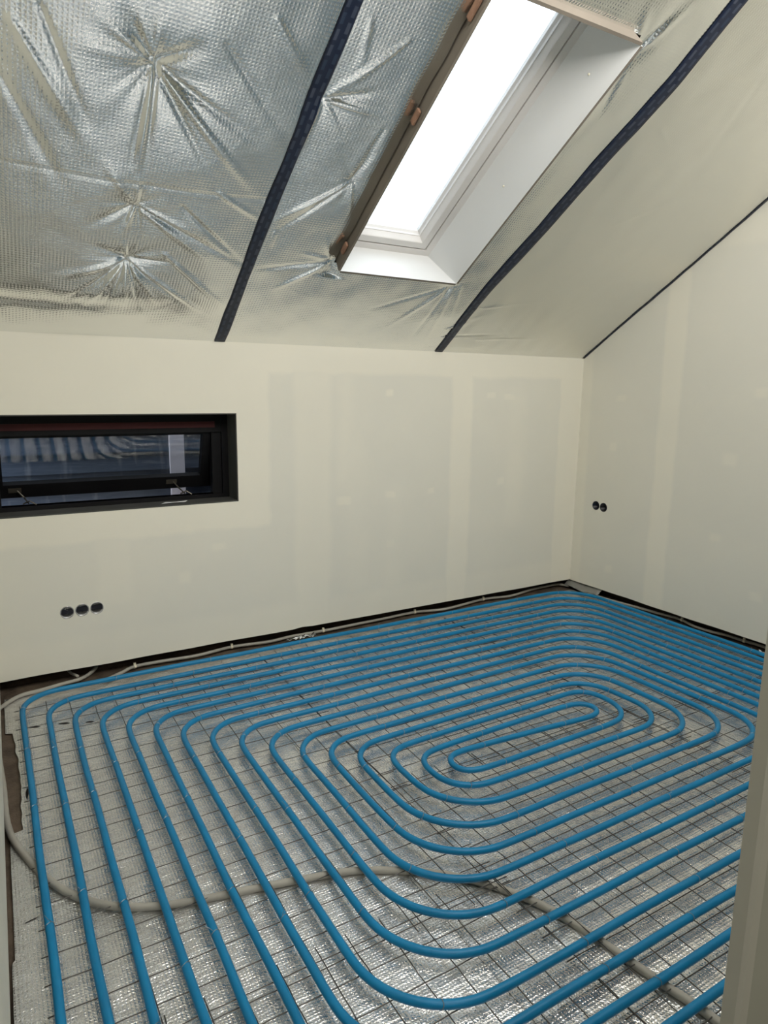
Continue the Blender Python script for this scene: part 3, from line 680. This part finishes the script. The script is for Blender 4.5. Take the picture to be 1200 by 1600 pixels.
# ------------------------------------------------------------------ the blue pipe: one double spiral
LX = {16: .052, 15: .15, 14: .248, 13: .352, 12: .447, 11: .543, 10: .638, 9: .738, 8: .834, 7: .930, 6: 1.028, 5: 1.120, 4: 1.212, 3: 1.330, 2: 1.425, 1: 1.525}
UL = {0: 2.06, 1: 2.135, 2: 2.225, 3: 2.32, 4: 2.405, 5: 2.50, 6: 2.60, 7: 2.70, 8: 2.80, 9: 2.90, 10: 3.0, 11: 3.095, 12: 3.19, 13: 3.29, 14: 3.39, 15: 3.52}
UR = {0: 2.01, 1: 2.16, 2: 2.245, 3: 2.335, 4: 2.425, 5: 2.52, 6: 2.63, 7: 2.725, 8: 2.82, 9: 2.92, 10: 3.015, 11: 3.115, 12: 3.22, 13: 3.325, 14: 3.43, 15: 3.54}
DY = {0: 2.01, 1: 1.925, 2: 1.825, 3: 1.722, 4: 1.625, 5: 1.520, 6: 1.425, 7: 1.318, 8: 1.212, 9: 1.10, 10: 1.01, 11: .915, 12: .82, 13: .72, 14: .62}
RX = {1: 2.43, 2: 2.545, 3: 2.665, 4: 2.765, 5: 2.885, 6: 2.985, 7: 3.05, 8: 3.15, 9: 3.24, 10: 3.33, 11: 3.42, 12: 3.52, 13: 3.61, 14: 3.72, 15: 3.805}
RXT = dict(RX); RXT.update({3: 2.63, 4: 2.74, 5: 2.855, 6: 2.935, 7: 3.03})
def left(k, downward):
    """corner points where left bend k joins upper run k-1 and lower run k"""
    top = (LX[k], UL[k - 1], .17 if k > 5 else (.15 if k > 3 else .11))
    if k > 14: bot = (LX[k] - .01, 0.20, .01)
    else: bot = (LX[k] - (.01 if k > 8 else 0), DY[k], {1: .09, 2: .17, 3: .24}.get(k, .27))
    if k == 1: top = (LX[1], 2.075, .07); bot = (LX[1], 1.915, .07)
    if k == 2: top = (LX[2], UL[1], .10)
    return [top, bot] if downward else [bot, top]
def right(k, upward):
    rt = {1: .06, 2: .10, 3: .17, 4: .22}.get(k, .26); rb = {1: .065, 2: .17, 3: .19}.get(k, .22)
    bot = (RX[k], DY[k - 1], rb); top = (RXT[k], UR[k], rt)
    if k == 1: bot = (RX[1], 2.01, .068); top = (RXT[1], 2.155, .08)
    return [bot, top] if upward else [top, bot]
# walk outwards from the middle in both directions
A = []; k = 1
A += right(1, True)                       # middle run -> R1 -> U1
kk = 2
while True:
    if kk > 15: break
    A += left(kk, True)                   # U(kk-1) -> Lkk -> Dkk
    if kk + 1 > 15: break
    A += right(kk + 1, True)              # Dkk -> R(kk+1) -> U(kk+1)
    kk += 2
A += left(16, True)
Bc = left(1, True)                        # middle run -> L1 -> D1
kk = 2
while kk <= 14:
    Bc += right(kk, True)
    Bc += left(kk + 1, True)
    kk += 2
ctrl = A[::-1] and (A[::-1] + Bc)
def fillet(ctrl, step=0.02):
    out = []; n = len(ctrl)
    P = [Vector(c[:2]) for c in ctrl]
    out.append(P[0])
    for i in range(1, n - 1):
        a, p, b_ = P[i - 1], P[i], P[i + 1]; r = ctrl[i][2]
        u = (a - p); v = (b_ - p); lu, lv = u.length, v.length; u.normalize(); v.normalize()
        ang = math.acos(max(-1, min(1, u.dot(v))))
        if ang > 3.1: out.append(p); continue
        d = min(r / math.tan(ang / 2), lu * .499, lv * .499); r = d * math.tan(ang / 2)
        s, e = p + u * d, p + v * d; c = p + (u + v).normalized() * (r / math.sin(ang / 2))
        a0 = math.atan2(s.y - c.y, s.x - c.x); a1 = math.atan2(e.y - c.y, e.x - c.x)
        da = (a1 - a0 + PI) % (2 * PI) - PI; m_ = max(4, int(abs(da) * r / step))
        for q in range(m_ + 1):
            t = a0 + da * q / m_; out.append(Vector((c.x + r * math.cos(t), c.y + r * math.sin(t))))
    out.append(P[-1]); return out
raw = fillet(ctrl)
path = [raw[0]]
for p in raw[1:]:
    q = path[-1]; d = (p - q).length
    if d < 1e-4: continue
    m_ = int(d / .045)
    for j in range(1, m_ + 1): path.append(q.lerp(p, j / (m_ + 1)))
    path.append(p)
# relax so that straight-to-bend joints flow, then add the slight wander of a hand-laid pipe
for _ in range(5): path = [path[0]] + [(path[i - 1] + path[i] * 2 + path[i + 1]) / 4 for i in range(1, len(path) - 1)] + [path[-1]]
PR = 0.0122
pts3 = []; s = 0
for i, p in enumerate(path):
    if i: s += (p - path[i - 1]).length
    dx = .0045 * mn.noise(Vector((s * 2.2, 0, 0))); dy = .0045 * mn.noise(Vector((s * 2.2, 9, 0)))
    pts3.append(Vector((p.x + dx, p.y + dy, 0.0015 + .0028 * mn.noise(Vector((s * 1.4, 4, 0))))))
bm = bmesh.new(); tube(bm, pts3, PR, 12)
pipe = obj('heating_pipe', bm, M_pipe, None, True)
tag(pipe, 'blue plastic underfloor heating pipe laid in a double spiral over the foil floor', 'pipe')
# wire ties round the pipe
acc = 0; nxt = .25; tid = []
for i in range(1, len(pts3) - 1):
    acc += (pts3[i] - pts3[i - 1]).length
    if acc > nxt:
        nxt = acc + random.uniform(.33, .62); tid.append(i)
def tie(bm, i):
    p = pts3[i]; t = (pts3[i + 1] - pts3[i - 1]).normalized(); sd = t.cross(Vector((0, 0, 1))).normalized(); up = Vector((0, 0, 1))
    tube(bm, [p + (sd * math.cos(a) + up * math.sin(a)) * (PR + .0006) + t * (.003 * math.sin(a * 2)) for a in [2 * PI * k / 12 for k in range(13)]], .0013, 4, False)
    a = random.uniform(-.9, .9); L_ = random.uniform(.012, .026)
    q = p + up * (PR + .001) + sd * (.006 * random.choice((-1, 1)))
    tube(bm, [q, q + up * L_ * .5 + sd * L_ * a * .5, q + up * L_ * .7 + sd * L_ * a + t * L_ * random.uniform(-.8, .8)], .0009, 4)
near = sorted(tid, key=lambda i: (pts3[i] - Vector((0.5, 0.9, 1.5))).length + (0 if pts3[i].y > .55 else 9))
near = [i for i in near if pts3[i].y > .5]
for i in near[:100]:
    bm = bmesh.new(); tie(bm, i); obj('wire_tie', bm, M_tie, pipe)
bm = bmesh.new()
for i in near[100:]: tie(bm, i)
obj('far_wire_ties', bm, M_tie, pipe)['kind'] = 'stuff'

# ------------------------------------------------------------------ grey conduits
def conduit(pts, r, label, grp='grey cable conduits on the floor', clips=()):
    P = smooth_path(pts, .02)
    rib = lambda i: r * (1 + .03 * math.sin(i * 2.1))
    bm = bmesh.new(); tube(bm, P, rib, 10)
    o = obj('cable_conduit', bm, M_cond, None, True); tag(o, label, 'conduit', grp)
    for c in clips:
        q = min(P, key=lambda p: (p - Vector(c)).length); i = P.index(q); t = (P[min(i + 1, len(P) - 1)] - P[max(i - 1, 0)]).normalized()
        bm = bmesh.new(); tube(bm, [q - t * .006, q + t * .006], r * 1.25, 10)
        box(bm, q.x - .006, q.x + .006, q.y - .006, q.y + .006, q.z + r * .8, q.z + r * 2.2)
        obj('pipe_clip', bm, M_clip, o)
    return o
cz = -.0235
main = [(-.060, 3.35), (-.052, 3.0), (-.043, 2.75), (-.038, 2.5), (-.01, 2.34), (.07, 2.11), (.15, 1.98), (.24, 1.895), (.36, 1.835), (.48, 1.80), (.61, 1.77), (.75, 1.735), (.89, 1.695), (1.0, 1.64), (1.13, 1.55), (1.22, 1.46), (1.29, 1.36), (1.335, 1.27), (1.365, 1.17), (1.39, 1.05), (1.415, .91), (1.44, .78), (1.45, .55)]
conduit([(x, y, cz) for x, y in main], .0115, 'thick grey conduit snaking across the foil under the blue pipe')
k_ = 1.010
back = [(0.445, 3.545), (0.533, 3.60), (0.608, 3.650), (0.759, 3.651), (0.951, 3.639), (1.155, 3.67), (1.375, 3.643), (1.529, 3.660), (1.74, 3.654), (1.996, 3.662), (2.192, 3.668), (2.444, 3.68), (2.677, 3.636), (3.041, 3.683), (3.269, 3.650), (3.52, 3.697), (3.694, 3.715), (3.81, 3.705), (3.85, 3.63)]
conduit([(x * k_, min(y * k_, 3.745), -.022) for x, y in back], .009, 'long thin grey conduit along the foot of the back wall',
        clips=[(x, y, -.02) for x, y in ((.615, 3.70), (1.17, 3.71), (1.76, 3.70), (2.46, 3.71), (3.08, 3.72))])
rt = [(3.874, 3.60), (3.842, 3.45), (3.85, 3.257), (3.895, 3.001), (3.915, 2.853), (3.938, 2.707), (3.902, 2.571), (3.907, 2.461), (3.933, 2.369), (3.938, 2.254), (3.95, 2.136), (3.93, 1.6), (3.94, 1.0)]
conduit([(x * k_, y * k_, -.022) for x, y in rt], .009, 'thin grey conduit along the foot of the right wall', clips=[(3.95, 2.72, -.02), (3.97, 2.27, -.02)])
conduit([(.43, 3.765, -.012), (.405, 3.73, -.022), (.34, 3.665, -.025), (.243, 3.64, -.025), (.137, 3.615, -.026), (.05, 3.595, -.026), (-.035, 3.50, -.028), (-.06, 3.40, -.03)], .0095, 'grey conduit coming out under the back wall and curving to the left corner')
conduit([(.29, 3.768, -.010), (.305, 3.73, -.016), (.325, 3.665, -.008)], .0075, 'short grey conduit stub under the back wall below the socket boxes')

# ------------------------------------------------------------------ loose film
def scrap(name, x0, x1, y0, y1, z, amp, n, mat, label, f=None, lift=0):
    bm = bmesh.new(); uvl = bm.loops.layers.uv.new('UVMap'); V = []
    for j in range(n + 1):
        row = []
        for i in range(n + 1):
            a, b_ = i / n, j / n
            x = x0 + (x1 - x0) * a + .01 * mn.noise(Vector((b_ * 6, x0, 0))); y = y0 + (y1 - y0) * b_ + .01 * mn.noise(Vector((a * 6, 3 + x0, 0)))
            if f: x, y, zz = f(a, b_)
            else: zz = z
            row.append(bm.verts.new((x, y, zz + amp * abs(mn.noise(Vector((x * 45, y * 45, 1)))))))
        V.append(row)
    for A_, B_ in zip(V, V[1:]):
        for i in range(n):
            fc = bm.faces.new((A_[i], A_[i + 1], B_[i + 1], B_[i])); fc.smooth = i % 3 != 0
            for lp in fc.loops: lp[uvl].uv = lp.vert.co.xy
    o = obj(name, bm, mat); md = o.modifiers.new('thickness', 'SOLIDIFY'); md.thickness = .0006
    return tag(o, label, 'film')
scrap('film_scrap', 1.50, 1.68, 3.63, 3.665, -.024, .026, 14, M_film, 'crumpled shiny film at the foot of the back wall, right of the window')
def flapf(a, b_):
    return (3.955 - .085 * b_ , 3.70 - .34 * a, .032 - .050 * b_ ** 1.5 + .006 * math.sin(a * 9))
scrap('film_flap', 0, 1, 0, 1, 0, .006, 12, plain('dull_grey_film', (.22, .22, .20), .5), 'dull grey film flap folded over the floor gap in the far right corner', flapf)
scrap('film_scrap', 3.83, 3.89, 2.04, 2.12, -.02, .022, 8, M_white, 'small white crumpled scrap by the right wall beside the door frame')
